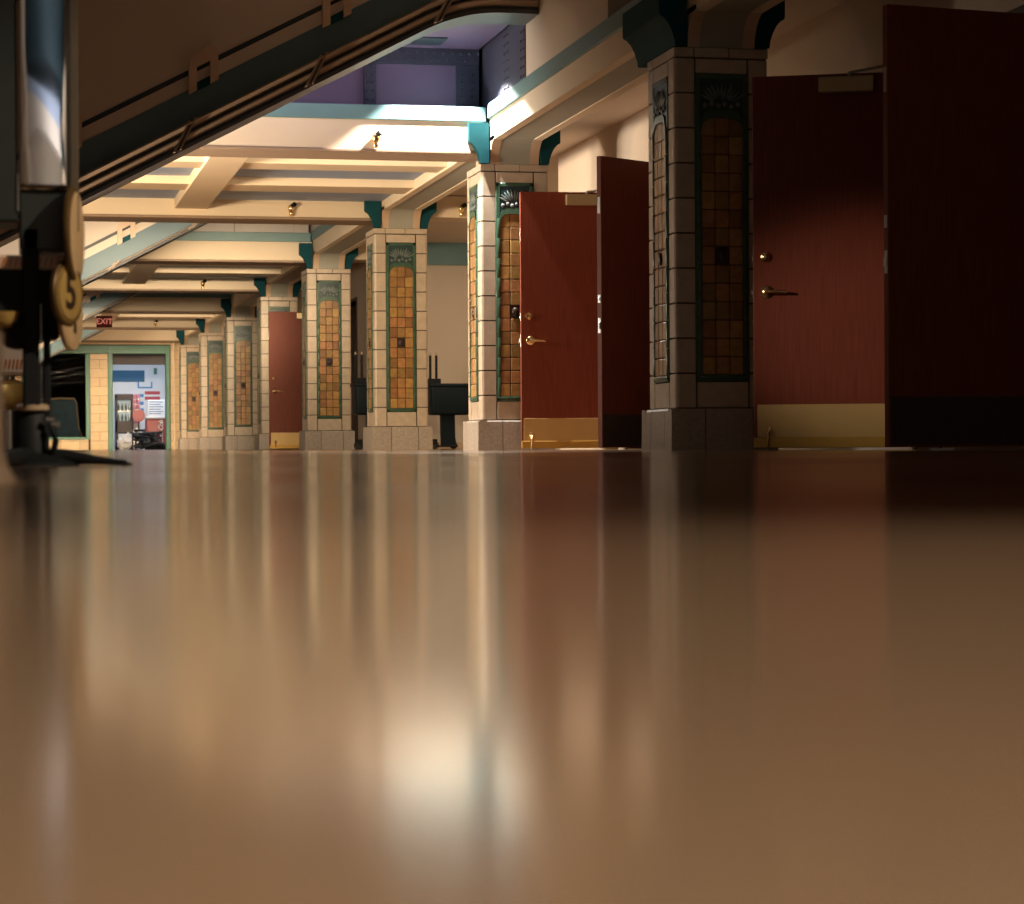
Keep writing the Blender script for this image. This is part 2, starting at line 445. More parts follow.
for k in range(1, 8):
    c = copy_tree(P0); c.location = (PXC, YP[k]+W2-(.07 if k == 7 else 0), 0); c['label'] = PLABEL[k]
    for ch in ALL_CHILDREN(c):      # where a cross beam meets the pillar only a short bracket shows
        if ch.name.startswith('bracket'):
            sd = -1 if min(v.co.x for v in ch.data.vertices) < 0 else 1
            if sd not in SHORT:
                SHORT[sd] = ch.data.copy()
                for v in SHORT[sd].vertices:
                    if v.co.y > 0: v.co.y = -.225
            ch.data = SHORT[sd]

# ------------------------------------------------------------------ long beams over the pillars
LX0, LX1 = 3.92, 4.335
def long_beam(y0, y1, label, n):
    t = thing('longitudinal_beam', label, 'beam', (0, y0, 2.4), 0, 'long beams over the pillar row', 'structure')
    L = y1 - y0
    b = nb()
    box(b, LX0, LX0+.075, 0, L, .165, .35); box(b, LX1-.075, LX1, 0, L, .165, .35); box(b, LX0+.07, LX1-.07, 0, L, .195, .35)
    obj('beam_body', b, 'cream', t)
    b = nb(); box(b, LX0-.02, LX1+.02, 0, L, .35, .475, .006)
    obj('teal_band', b, 'teal', t)
    b = nb(); box(b, LX0+.075, LX1-.075, 0, L, .172, .196)
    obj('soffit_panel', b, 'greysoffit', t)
    # concave cove that comes down onto each pillar
    for nm, x0, x1, m, dz in (('cove', LX0, LX0+.075, 'tan', 0), ('cove', LX1-.075, LX1, 'tan', 0), ('cove', LX0+.075, LX1-.075, 'greysoffit', .006)):
        b = nb()
        r = .19
        for yy, sg in ((0, 1), (L, -1)):
            pts = [(yy - sg*.29, -.02), (yy + sg*(.0), -.02)]
            for i in range(9):
                a = i/8*PI/2
                pts.append((yy + sg*(r - r*math.cos(a) + .0), -.02 + dz + (.19)*math.sin(a)))
            pts += [(yy + sg*r, .2), (yy - sg*.29, .2)]
            prism(b, pts, 'x', x0, x1)
        obj(nm, b, m, t, smooth=True)
LB = ['dark long beam running from the nearest pillar towards the viewer', 'long teal-topped beam between the nearest and second pillars', 'long cream beam from the white-lit pillar back to the third pillar',
      'long cream beam between third and fourth pillars', 'long cream beam between fourth and fifth pillars', 'long cream beam between fifth and sixth pillars', 'short-looking long beam between sixth and seventh pillars', 'farthest long beam ending at the end wall']
ys = [YP[0]-6.0] + YP
for k in range(8):
    long_beam(ys[k] + (.58 if k else 0), ys[k+1], LB[k], k)

# ------------------------------------------------------------------ cross beams
CBL = {1: 'brightly lit wide cream cross beam with teal top, nearest of all', 2: 'yellow-lit cream cross beam meeting the amber-panelled third pillar', 3: 'cross beam with teal strip above, meeting the fourth pillar',
       4: 'cross beam meeting the fifth pillar above the farthest red door', 5: 'far cross beam with blue strip above, meeting the shadowed pillar', 6: 'far cross beam that carries the exit sign', 7: 'pale cross beam against the end wall'}
for k in range(1, 8):
    y = YP[k]
    t = thing('cross_beam', CBL[k], 'beam', (0, y, 2.46), 0, 'cross beams spanning the concourse', 'structure')
    b = nb(); box(b, XL, LX0-.005, .06, .56, .012, .272)
    obj('beam_body', b, 'cream', t)
    b = nb(); box(b, XL, LX0-.005, .045, .575, 0, .03, .008)
    obj('soffit_lip', b, 'soffit', t)  # underside slab, browner than the beam faces
    b = nb(); box(b, XL, LX0-.02, .045, .575, .272, .395, .006)
    obj('teal_band', b, 'teal', t)
    if k == 1: continue
    b = nb(); box(b, LX1+.005, XO if k == 2 else XW-.002, y+.06, y+.56, 2.51, 2.742, .004)
    tag(obj('beam_stub', b, 'cream'), 'short cream beam end right of the ' + ['white-lit', 'amber-panelled', 'fourth', 'fifth', 'shadowed sixth', 'seventh', 'last'][k-1] + ' pillar', 'beam', 'short beam ends in the side aisle', 'structure')
bm = nb(); box(bm, XW+.14, XO, 30.2, 30.3, 2.46, 2.72)
box(bm, XW, XO, 30.19, 30.3, 2.70, ZS)
struct('trim_4', bm, 'teal', 'teal strip across the top of the alcove end wall', 'trim')

# coffered ceilings between beam pairs
def coffer(y0, y1, label, labels):
    bm = nb(); box(bm, XL, LX0, y0, y1, 2.665, 2.76)
    struct('ceiling_coffer', bm, 'blueceil', label, 'ceiling')
    for i, (a, b_) in enumerate(((1.36, 1.82), (3.1, 3.65))):
        bm = nb(); box(bm, XL, LX0, y0+a, y0+b_, 2.585, 2.665, .004)
        tag(obj('cross_rib', bm, 'cream'), labels[i], 'rib', 'shallow ribs of the coffered ceilings', 'structure')
    bm = nb(); box(bm, 1.72, 2.06, y0, y1, 2.56, 2.67, .004)
    tag(obj('long_rib', bm, 'cream'), labels[2], 'rib', 'shallow ribs of the coffered ceilings', 'structure')
for k, w in ((1, 'nearest'), (3, 'middle'), (5, 'farthest')):
    coffer(YP[k]+.57, YP[k+1]+.06, 'pale blue coffered ceiling panel, ' + w + ' of the three', ['front shallow cross rib of the %s coffered ceiling' % w, 'rear shallow cross rib of the %s coffered ceiling' % w, 'shallow lengthwise rib of the %s coffered ceiling' % w])
# unseen light-blocking walls above beams (odd) and steel above (even)
for k in (2, 4, 6):
    bm = nb(); box(bm, XL, LX0, YP[k]+.2, YP[k]+.4, 2.855, ZC)
    struct('wall_blocker.%03d' % k, bm, 'wall', {2: 'unseen light-blocking wall above the yellow-lit cross beam', 4: 'unseen light-blocking wall above the fifth pillar cross beam', 6: 'unseen light-blocking wall above the exit sign beam'}[k], 'wall')
def rivets(bm, pts, r=.014, ax='y', u=8):
    for p in pts: ball(bm, p, r, 1, 1, 1, None, u, 5)
for k in (1, 3, 5, 7):
    y = YP[k] + .42
    t = thing('steel_girder', {1: 'riveted purple steel girder in the opening above the nearest cross beam', 3: 'pale steel girder above the fourth pillar cross beam', 5: 'pale steel girder above the sixth pillar cross beam', 7: 'pale steel girder above the end wall beam'}[k], 'girder', (0, y, 2.85), 0, 'steel girders above the cross beams', 'structure')
    m1, m2 = ('purple', 'dpurple') if k == 1 else ('steelwhite', 'steelwhite')  # plates purple over the nearest beam, pale over the others
    b = nb(); box(b, XL, LX0, .03, .3, 0, 1.1)
    obj('web_plate', b, m1, t)
    b = nb()
    box(b, XL, LX0, .0, .03, .41, .55, .004)
    for xx in (.6, 2.93): box(b, xx, xx+.10, -.02, .03, 0, .55, .004)
    box(b, LX0-.2, LX0, .01, .03, 0, .55, .004)
    pts = []
    if k == 1:
        for i in range(34):
            pts.append((1.4+i*.075, -.002, .45)); pts.append((1.4+i*.075+.037, -.002, .51))
        for i in range(6):
            for xx in (LX0-.15, LX0-.06): pts.append((xx, .008, .03+i*.06))
            pts.append((2.955, -.022, .03+i*.07)); pts.append((3.005, -.022, .03+i*.07))
    rivets(b, pts, .012)
    obj('riveted_flange', b, m2, t, smooth=True)
    # soffit plate with square vent holes between the raking girder and this girder
    b = nb()
    z = .55
    box(b, XL, LX0, -1.62, .03, z, z+.05)
    for i in range(30): ball(b, (1.6+i*.08, -1.60, z-.002), .012, 1, 1, 1, None, 8, 5)
    obj('soffit_plate', b, 'purple' if k == 1 else 'steelwhite', t)
    if k == 1:
        for xx in (2.50, 2.68, 3.3, 3.42):
            b = nb(); box(b, xx, xx+.13, -.52, -.2, z-.012, z+.002, .003)
            obj('vent', b, 'stripe', t)
# right-hand upper walls on top of the long beams
for k, nm in ((0, 'nearest'), (2, 'second'), (4, 'third'), (6, 'farthest')):
    yg = YP[k] + 4.03
    bm = nb(); box(bm, LX0+.04, LX0+.2, yg-2.05, yg+.46, 2.87, ZC)
    struct('wall_pier.%03d' % k, bm, 'wall', 'pinkish upper wall at the head of the %s raking girder' % nm, 'wall')
    bm = nb(); box(bm, LX0+.03, LX0+.2, yg+.46, YP[k+1]+.72, 2.87, ZC)
    pts = []
    if k == 0:
        for i in range(9):
            for yy in (.03, .1, .5, .56, .62): pts.append((LX0+.03, yg+.46+yy*1.2, 2.93+i*.07))
    rivets(bm, pts, .012)
    struct('wall_steel.%03d' % k, bm, 'dpurple' if k == 0 else 'steelwhite', 'riveted steel side plate behind the %s raking girder' % nm, 'wall')
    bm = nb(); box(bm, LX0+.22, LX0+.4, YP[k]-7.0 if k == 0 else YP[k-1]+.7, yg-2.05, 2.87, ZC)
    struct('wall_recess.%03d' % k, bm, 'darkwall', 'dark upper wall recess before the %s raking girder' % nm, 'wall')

# ------------------------------------------------------------------ raking girders
def path(x):
    z = 1.831 + .5226*(x - .52)
    a, e = 3.06, 3.66
    if x <= a: return z
    za = 1.831 + .5226*(a - .52)
    t = min(1, (x-a)/(e-a))
    return za + .5226*(e-a)*(t - t*t/2)
GXS = [-3.4 + (3.0+3.4)*i/10 for i in range(11)] + [3.06 + .05*i for i in range(13)] + [3.8, 3.955]
GL = ['nearest and darkest raking girder sloping across the upper left', 'second raking girder, grey-blue with bright wall above', 'third raking girder glimpsed behind the disc sign', 'farthest raking girder above the end window']
def off(d): return lambda x: path(x) + d
def raking(y, label, full):
    t = thing('raking_girder', label, 'girder', (0, y, 0), 0, 'raking girders under the upper level', 'structure')
    def rb(name, a, b_, proud, m, back=.45):
        b = nb(); ribbon(b, GXS, off(a), off(b_), -proud, back); return obj(name, b, m, t)
    b = nb(); ribbon(b, GXS, off(.03), lambda x: max(ZC, path(x)+.7), 0, .44); obj('face_panel', b, 'wall', t)
    def lip(name, a, b_, m, dp=.06):
        bm_ = nb(); rows = []
        for x in GXS:
            z = path(x)
            rows.append([bm_.verts.new((x, yy, z+d)) for yy, d in ((0, a), (-dp, b_-min(.012, (b_-a)*.4)), (-dp, b_), (.1, b_), (.1, a))])
        fs = []
        for p, q in zip(rows, rows[1:]):
            for i in range(5): fs.append(bm_.faces.new((p[i], p[(i+1) % 5], q[(i+1) % 5], q[i])))
        fs.append(bm_.faces.new(rows[0])); fs.append(bm_.faces.new(rows[-1][::-1]))
        bmesh.ops.recalc_face_normals(bm_, faces=fs)
        return obj(name, bm_, m, t)
    if full:
        D, SH, SW = 0.0, .19, .062
        rb('soffit_edge', 0, .03, .015, 'edgegrey', .46)
        rb('stripe', .03, .052, .006, 'stripe', .1)
        lip('moulding', .052, .104, 'moulding', .03)
        rb('stripe', .104, .128, .008, 'stripe', .1)
        lip('moulding', .128, .178, 'moulding', .078)
        rb('stripe', .178, .186, .006, 'stripe', .1)
    else:          # the farther girders have a much slimmer moulding under the teal band
        D, SH, SW = .125, .07, .03
        rb('soffit_edge', 0, .03, .008, 'stripe', .46)
        lip('moulding', .03, .046, 'moulding', .02)
        rb('stripe', .046, .061, .006, 'stripe', .1)
    rb('teal_band', .186-D, .425-D, .018, 'dgirder', .1)
    rb('upper_moulding', .425-D, .53-D, .012, 'wall', .1)
    rb('stripe', .53-D, .572-D, .006, 'stripe', .1)
    n0 = -2 if full else -1
    for n in range(n0, 3):
        xc = 1.415 + .99*n
        if xc > 3.2: continue
        b = nb()
        hw, lw = .108, .058
        out = [(-hw, .39), (-hw, .58), (-hw*.93, .625), (-hw*.7, .655), (-hw*.3, .668), (hw*.3, .668), (hw*.7, .655), (hw*.93, .625), (hw, .58), (hw, .39), (hw-lw, .39), (hw-lw, .555), (-hw+lw, .555), (-hw+lw, .39)]
        # left leg, right leg and head as three welded prisms
        Z = lambda p: (xc+p[0], path(xc)+.5226*p[0]+p[1]-D)
        prism(b, [Z(p) for p in ((-hw, .39), (-hw+lw, .39), (-hw+lw, .56), (-hw, .56))], 'y', -.06, .02)
        prism(b, [Z(p) for p in ((hw-lw, .39), (hw, .39), (hw, .56), (hw-lw, .56))], 'y', -.06, .02)
        prism(b, [Z(p) for p in ((-hw, .56), (hw, .56), (hw, .585), (hw*.93, .63), (hw*.7, .658), (hw*.3, .668), (-hw*.3, .668), (-hw*.7, .658), (-hw*.93, .63), (-hw, .585))], 'y', -.06, .02)
        u = obj('bracket', b, 'tan', t)
        b = nb(); prism(b, [Z(p) for p in ((-hw+lw, .385), (hw-lw, .385), (hw-lw, .45), (-hw+lw, .45))], 'y', -.024, .02)
        obj('bracket_infill', b, 'dteal', u)  # darker teal slab across the gap between the legs
    for n in range(n0, 3):
        xc = 1.27 + .975*n
        b = nb()
        for dx in (-.022, .022):
            c0 = (xc-.05+dx, path(xc-.05+dx)+.015); c1 = (xc+SW+dx, path(xc+SW+dx)+SH)
            d = .009
            prism(b, [(c0[0]-d, c0[1]), (c0[0]+d, c0[1]), (c1[0]+d, c1[1]), (c1[0]-d, c1[1])], 'y', -.075, .02)
        s = obj('strap', b, 'moulding', t)
        b = nb()
        c0 = (xc-.05, path(xc-.05)+.015); c1 = (xc+SW, path(xc+SW)+SH); d = .014
        prism(b, [(c0[0]-d, c0[1]), (c0[0]+d, c0[1]), (c1[0]+d, c1[1]), (c1[0]-d, c1[1])], 'y', -.068, .02)
        obj('strap_inlay', b, 'stripe', s)
for k in range(4):
    raking(17.05 + 2*DY*k, GL[k], k == 0)

# ------------------------------------------------------------------ door leaves
def make_leaf(label, w=.914):
    t = thing('door_leaf', label, 'door', (0, 0, 0), 0, None, 'thing')
    b = nb(); box(b, -w, 0, 0, .045, .014, 2.137, .003)
    obj('door_slab', b, 'wood', t)
    b = nb(); box(b, -w+.02, -.02, -.004, 0, .07, .262, .001)
    obj('kick_plate', b, 'brass', t)
    b = nb(); box(b, -w, 0, -.014, 0, .014, .074, .003)
    for xx in (-.7, -.5, -.3, -.12): ball(b, (xx, -.015, .052), .006, 1, .5, 1, None, 8, 5)
    obj('bottom_sweep', b, 'brassstrip', t)
    # lever
    lz = .905; lx = -w+.08
    b = nb(); lathe(b, [(.036, 0), (.036, -.006), (.03, -.012), (.014, -.016), (.012, -.05), (.010, -.055)], 24, 'y', (lx, 0, lz))
    lv = obj('lever_handle', b, 'polbrass', t, smooth=True)
    b = nb(); tube(b, [(lx, -.05, lz), (lx+.03, -.055, lz), (lx+.08, -.055, lz-.002), (lx+.115, -.05, lz-.006)], [.011, .011, .009, .008])
    obj('lever', b, 'polbrass', lv, smooth=True)
    b = nb(); lathe(b, [(.031, 0), (.031, -.008), (.026, -.016), (.012, -.02), (.008, -.022)], 24, 'y', (lx-.01, 0, 1.105))
    box(b, lx-.014, lx-.006, -.026, -.018, 1.09, 1.12)
    obj('deadbolt', b, 'polbrass', t, smooth=True)
    # closer
    b = nb(); box(b, -.535, -.225, -.06, 0, 2.025, 2.115, .006, 2)
    cb = obj('closer', b, 'closer', t)
    b = nb(); cyl(b, (-.36, -.03, 2.11), (-.36, -.03, 2.14), .012); tube(b, [(-.36, -.03, 2.136), (-.2, -.10, 2.15), (-.03, -.16, 2.165)], .009)
    obj('closer_arm', b, 'steel', cb)
    # kick-down holder
    b = nb(); tube(b, [(-w+.085, -.012, .115), (-w+.085, -.03, .118), (-w+.083, -.035, .09), (-w+.08, -.03, .012)], [.008, .009, .008, .007]); box(b, -w+.068, -w+.10, -.012, 0, .09, .14, .003)
    obj('door_holder', b, 'polbrass', t, smooth=True)
    # edge hardware
    b = nb(); box(b, -w-.002, -w+.004, .010, .036, .85, .96, .001); box(b, -w-.012, -w+.002, .014, .030, .89, .92, .003); obj('latch_plate', b, 'steel', t)
    b = nb(); box(b, -w-.002, -w+.004, .010, .036, 1.07, 1.13, .001); box(b, -w-.008, -w+.002, .016, .028, 1.09, 1.11, .003); obj('bolt_plate', b, 'steel', t)
    b = nb(); box(b, -w-.002, -w+.004, .010, .036, 1.72, 1.84, .001); obj('edge_plate', b, 'steel', t)
    # hinges
    for z in (.25, 1.07, 1.9):
        b = nb(); cyl(b, (.004, -.006, z-.055), (.004, -.006, z+.055), .008, n=12)
        obj('hinge', b, 'polbrass', t)
    return t
def place_leaf(o, free, ang, label, w=.914, sx=1.0):
    a = math.radians(ang)
    o.scale.x = sx
    o.rotation_euler = (0, 0, a)
    o.location = (free[0] + w*sx*math.cos(a), free[1] + w*sx*math.sin(a), 0)
    o['label'] = label
    return o
leaf = make_leaf('x')
place_leaf(leaf, (4.165, 12.56), -23.2, 'nearest red-brown door with brass kick plate, open beside the shadowed pillar')
g = 'red-brown door leaves standing open'
leaf['group'] = g
place_leaf(copy_tree(leaf), (4.141, 18.563), -4.5, 'red-brown door with glowing brass kick plate before the white-lit pillar')
place_leaf(copy_tree(leaf), (3.945, 35.62), -3, 'farthest red-brown door, small, half covering the fifth pillar', sx=1.13)
def make_dark():
    t = thing('dark_door_leaf', 'x', 'door', (0, 0, 0), 0, g)
    w = .914
    b = nb(); box(b, -w, 0, 0, .045, .018, 2.137, .003)
    obj('door_slab', b, 'wood', t)
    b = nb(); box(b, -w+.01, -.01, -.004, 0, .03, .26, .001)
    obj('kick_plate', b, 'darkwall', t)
    b = nb(); box(b, -w-.002, -w+.004, .010, .036, .85, .96, .001); box(b, -w-.010, -w+.002, .014, .030, .88, .93, .003); obj('strike_plate', b, 'steel', t)
    b = nb(); box(b, -w-.002, -w+.004, .010, .036, 1.07, 1.13, .001); box(b, -w-.008, -w+.002, .016, .028, 1.09, 1.11, .003); obj('bolt_plate', b, 'steel', t)
    b = nb(); box(b, -w-.002, -w+.004, .010, .036, 1.72, 1.84, .001); obj('edge_plate', b, 'steel', t)
    for z in (.25, 1.07, 1.9):
        b = nb(); cyl(b, (.004, -.006, z-.055), (.004, -.006, z+.055), .008, n=12)
        obj('hinge', b, 'polbrass', t)
    return t
dl = make_dark()
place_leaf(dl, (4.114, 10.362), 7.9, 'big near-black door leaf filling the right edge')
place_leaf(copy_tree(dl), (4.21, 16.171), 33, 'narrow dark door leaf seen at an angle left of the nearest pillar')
# paper slab standing in for the light strip beneath near dark leaf
bm = nb(); box(bm, 0, .095, -.03, .03, .001, .012, .002)
tag(obj('patch_slab', bm, 'white_patch', loc=(4.27, 10.2, 0), rotz=.1), 'small white scrap standing in for a strip of light below the near-black door', 'patch', kind='thing')

# ------------------------------------------------------------------ brass spot fixtures on beams
def fixture(x, y, z, label):
    t = thing('beam_spotlight', label, 'light fixture', (x, y, z), 0, 'small brass fixtures on the cross beams')
    b = nb(); lathe(b, [(.02, 0), (.024, .01), (.02, .035), (.03, .05), (.036, .085), (.030, .10)], 16, 'z', (0, -.02, -.03))
    obj('socket', b, 'polbrass', t, smooth=True)
    b = nb(); cyl(b, (.0, -.02, .06), (.035, -.07, .085), .020, .024, 14)
    obj('lamp_head', b, 'black', t, smooth=True)
    b = nb(); box(b, -.018, .018, -.012, .006, -.04, .06, .003)
    obj('bracket', b, 'brass', t)
FX = fixture
FX(2.968, YP[1]+.045, 2.535, 'brass fixture on the brightly lit nearest cross beam')
FX(2.95, YP[2]+.045, 2.535, 'brass fixture on the yellow-lit cross beam')
FX(4.80, YP[2]+.055, 2.56, 'brass fixture on the beam end right of the amber-panelled pillar')
FX(2.95, YP[4]+.045, 2.535, 'brass fixture on the beam above the farthest red door')
FX(2.92, YP[6]+.045, 2.535, 'brass fixture on the exit sign beam')

# exit sign
t = thing('exit_sign', 'small dark exit sign with red letters hanging on a far beam', 'sign', (1.79, 44.5, 2.45), 0)
b = nb(); box(b, -.15, .15, -.04, .03, -.11, .11, .008); obj('sign_box', b, 'exitbox', t)
b = nb(); box(b, -.05, .05, -.03, .02, .11, .14, .004); obj('mount', b, 'black', t)
text_mesh('letters', 'EXIT', .15, .004, 'exitred', t, (0, -.042, 0), (PI/2, 0, 0), .002)

# ------------------------------------------------------------------ end wall with doorway and window
DX0, DX1, DZ = 2.33, 3.53, 2.2
WX0, WX1, WZ0, WZ1 = .35, 1.72, .30, 2.2
def tile_wall(bm, x0, x1, z0, z1, y, seedoff=0):
    tw, th = .43, .2067
    r = 0; z = z0
    while z < z1 - .01:
        zb = min(z1, z + th); x = x0 - (tw/2 if r % 2 else 0)
        while x < x1 - .005:
            a, b_ = max(x, x0), min(x+tw, x1)
            if b_ - a > .01: box(bm, a+.003, b_-.003, y, y+.03, z+.003, zb-.003, .003)
            x += tw
        z = zb; r += 1
bm = nb()
for x0, x1, z0, z1 in ((XL, WX0, 0, ZC), (WX0, WX1, 0, WZ0), (WX0, WX1, WZ1, ZC), (WX1, DX0, 0, ZC), (DX0, DX1, DZ, ZC), (DX1, XW, 0, ZC)):
    box(bm, x0, x1, YE+.02, YE+.22, z0, z1)
w = struct('wall_end', bm, 'grout', 'tan tiled end wall with green-framed doorway and window', 'wall')
bm = nb()
for x0, x1, z0, z1 in ((-1.2, WX0-.06, 0, 2.4), (WX0-.06, WX1+.06, 0, WZ0), (WX1+.1, DX0-.11, 0, DZ), (DX1+.11, XW, 0, 2.46), (-1.2, DX1+.11, 2.41, 2.7)):
    tile_wall(bm, x0, x1, z0, z1, YE-.01)
obj('tile_facing', bm, 'endtile', w)
bm = nb()
box(bm, DX0-.11, DX0, YE-.05, YE+.24, 0, DZ+.2, .01); box(bm, DX1, DX1+.11, YE-.05, YE+.24, 0, DZ+.2, .02)
box(bm, -1.0, DX1+.11, YE-.045, YE+.23, DZ, DZ+.2, .012)
dfr = struct('door_1', bm, 'doorgreen', 'green painted frame around the far doorway', 'door frame')
bm = nb(); box(bm, WX1, WX1+.1, YE-.045, YE+.2, WZ0-.06, WZ1, .008); box(bm, WX0-.06, WX0, YE-.045, YE+.2, WZ0-.06, WZ1, .008); box(bm, WX0, WX1, YE-.045, YE+.2, WZ0-.06, WZ0, .008)
wf = struct('window_1', bm, 'doorgreen', 'green-framed dark display window left of the far doorway', 'window')
bm = nb(); box(bm, WX0, WX1, YE+.06, YE+.068, WZ0, WZ1); obj('pane', bm, 'glass', wf)
bm = nb(); cyl(bm, (3.72, YE-.06, 0), (3.72, YE-.06, 2.5), .018, n=12)
tag(obj('wall_rod', bm, 'cream', smooth=True), 'thin pale vertical rod right of the green doorway', 'rod', kind='structure')  # thin cream cylinder drawn for a pale upright line
# room behind window
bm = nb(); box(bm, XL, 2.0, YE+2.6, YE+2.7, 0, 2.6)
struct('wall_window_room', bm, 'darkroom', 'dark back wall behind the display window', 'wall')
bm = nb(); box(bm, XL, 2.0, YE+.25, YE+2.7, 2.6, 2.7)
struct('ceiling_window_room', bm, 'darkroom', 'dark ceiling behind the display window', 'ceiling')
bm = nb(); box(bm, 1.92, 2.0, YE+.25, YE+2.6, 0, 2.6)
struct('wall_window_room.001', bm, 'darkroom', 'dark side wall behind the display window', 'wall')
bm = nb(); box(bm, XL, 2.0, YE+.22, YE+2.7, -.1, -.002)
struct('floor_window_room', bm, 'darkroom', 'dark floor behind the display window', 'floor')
# padded seat seen through window
t = thing('padded_booth_seat', 'blue padded booth seat with pale piping inside the dark window', 'seat', (1.16, YE+.7, 0))
t.scale = (1.08, 1, 1.14)
b = nb()
pr = [(-.42, .0), (.40, 0), (.50, .12), (.38, .45), (.33, .95), (.30, 1.02), (-.42, 1.0)]
prism(b, pr, 'y', 0, .5)
obj('seat_back', b, 'leather', t, smooth=True)
b = nb(); tube(b, [(-.42, -.01, 1.02), (0, -.01, 1.05), (.30, -.01, 1.04), (.345, -.01, .95), (.39, -.01, .46), (.50, -.01, .14), (.52, -.01, .1)], .022)
obj('piping', b, 'piping', t, smooth=True)
t = thing('draped_cloth', 'dark grey draped cloth hanging in the top of the end window', 'cloth', (1.05, YE+1.4, 0), kind='thing')
b = nb()
for i in range(6):
    z = 2.15 - i*.13
    tube(b, [(-.7, .0, z-.10), (-.3, -.06, z-.06-.02*i), (.2, -.03, z-.01), (.75, 0, z+.10)], .07, 8)
obj('folds', b, 'darkcloth', t, smooth=True)

# ------------------------------------------------------------------ shop room past the doorway
RY1 = YE + 7.5
bm = nb(); box(bm, 1.2, 6.4, YE+.12, RY1, -.12, -.002)
struct('floor_shop', bm, 'carpet', 'dark floor of the shop beyond the doorway', 'floor')
bm = nb(); box(bm, 1.2, 6.4, RY1, RY1+.1, 0, 3)
struct('wall_shop', bm, 'white', 'white back wall of the shop', 'wall')
bm = nb(); box(bm, 4.25, 4.35, YE+.25, RY1, 0, 3)
struct('wall_shop.001', bm, 'white', 'white right wall of the shop', 'wall')
bm = nb(); box(bm, 1.2, 1.3, YE+2.75, RY1, 0, 3); box(bm, 2.02, 2.10, YE+.25, YE+2.7, 0, 3)
struct('wall_shop.002', bm, 'white', 'white left wall of the shop', 'wall')
bm = nb(); box(bm, 1.2, 4.4, YE+.25, RY1, 2.75, 2.85)
struct('ceiling_shop', bm, 'white', 'white shop ceiling', 'ceiling')
bm = nb(); box(bm, 2.1, 4.25, YE+1.1, YE+1.4, 2.0, 2.75)
struct('wall_bulkhead', bm, 'greyblk', 'grey bulkhead across the top of the shop doorway view', 'wall')
bm = nb(); box(bm, 1.3, 3.48, RY1-.02, RY1, 1.77, 2.07)
struct('trim_5', bm, 'bluewall', 'blue painted band on the shop back wall', 'trim')
bm = nb(); box(bm, 3.72, 3.80, RY1-.06, RY1, 1.97, 2.13, .005)
tag(obj('wall_box', bm, 'doorgreen'), 'small green box high on the white shop wall', 'box', kind='thing')  # plain green box fixed to the wall
t = thing('drinks_fridge', 'dark-framed glass door fridge inside the shop', 'fridge', (2.835, 58.7, 0))
b = nb()
box(b, -.215, -.165, -.3, .3, 0, 1.40, .01); box(b, .175, .215, -.3, .3, 0, 1.40, .01); box(b, -.215, .215, -.3, .3, 1.25, 1.40, .01); box(b, -.215, .215, -.3, .3, .42, .72, .01); box(b, -.215, .215, -.3, .3, 0, .1, .01); box(b, -.215, .215, .24, .3, 0, 1.40)
obj('cabinet', b, 'frame', t)
b = nb(); box(b, -.165, .175, .2, .23, .72, 1.25); obj('lit_back', b, 'fridgelight', t)
b = nb(); box(b, -.165, .175, -.05, .2, .97, .982); obj('shelf', b, 'steel', t)
for zz in (.722, .984):
    for i in range(4):
        b = nb(); lathe(b, [(.03, 0), (.03, .10), (.012, .14), (.011, .18)], 10, 'z', (-.13+.09*i, .08, zz)); obj('bottle', b, 'bottlegrey', t, smooth=True)
b = nb(); box(b, .12, .135, -.33, -.3, .75, 1.15, .004); obj('door_handle', b, 'steel', t)
b = nb(); box(b, -.16, .17, -.305, -.298, .12, .40, .004); obj('lower_panel', b, 'whitegrey', t)
t = thing('snack_rack', 'rack of pink and red packets beside the shop fridge', 'rack', (3.19, 59.5, 0))
b = nb(); box(b, -.10, .10, .1, .14, 0, 1.42, .006); box(b, -.10, .10, -.1, .14, 0, .05, .006); obj('rack_back', b, 'steel', t)
for r in range(6):
    for c in range(2):
        b = nb(); box(b, -.095+.096*c, -.005+.096*c, -.02, .1, .68+.125*r, .79+.125*r, .012); obj('packet', b, 'pinkprint', t)
t = thing('blue_trim_sign', 'white sign with blue outline high on the shop wall', 'sign', (3.49, RY1-.001, 1.69))
b = nb(); box(b, -.17, .17, -.02, .0, -.07, .08); obj('board', b, 'white', t)
b = nb(); box(b, -.19, -.155, -.035, 0, -.085, .085, .004); obj('blue_edge', b, 'blueprint', t)
b = nb(); box(b, .155, .19, -.035, 0, -.085, .085, .004); obj('blue_edge', b, 'blueprint', t)
b = nb(); box(b, -.17, .17, -.035, 0, -.085, -.05, .004); obj('blue_edge', b, 'blueprint', t)
t = thing('banner_board', 'white board with two red bands on the shop back wall', 'sign', (3.685, RY1-.001, 1.30))
b = nb(); box(b, -.20, .20, -.03, 0, -.02, .26); obj('board', b, 'white', t)
for zz in (.14, 0):
    b = nb(); box(b, -.20, .19, -.036, -.028, zz, zz+.085); obj('red_band', b, 'redprint', t)
t = thing('stripe_banner', 'narrow white banner with blue stripes beside the snack rack', 'sign', (3.355, RY1-.001, .97))
b = nb(); box(b, -.10, .12, -.02, 0, 0, .55); obj('board', b, 'white', t)
for zz in (.40, .20, .02):
    b = nb(); box(b, -.10, .10, -.026, -.018, zz, zz+.085, .003); obj('blue_stripe', b, 'blueprint', t)
t = thing('menu_card', 'large white printed card standing behind the red cooler', 'sign', (3.58, 57.6, 0))
b = nb(); box(b, -.21, .20, 0, .03, .80, 1.23, .01); obj('card', b, 'white', t)
b = nb(); box(b, -.02, .02, .03, .06, 0, 1.0); box(b, -.15, .15, -.1, .2, 0, .03, .004); obj('stand', b, 'black', t)
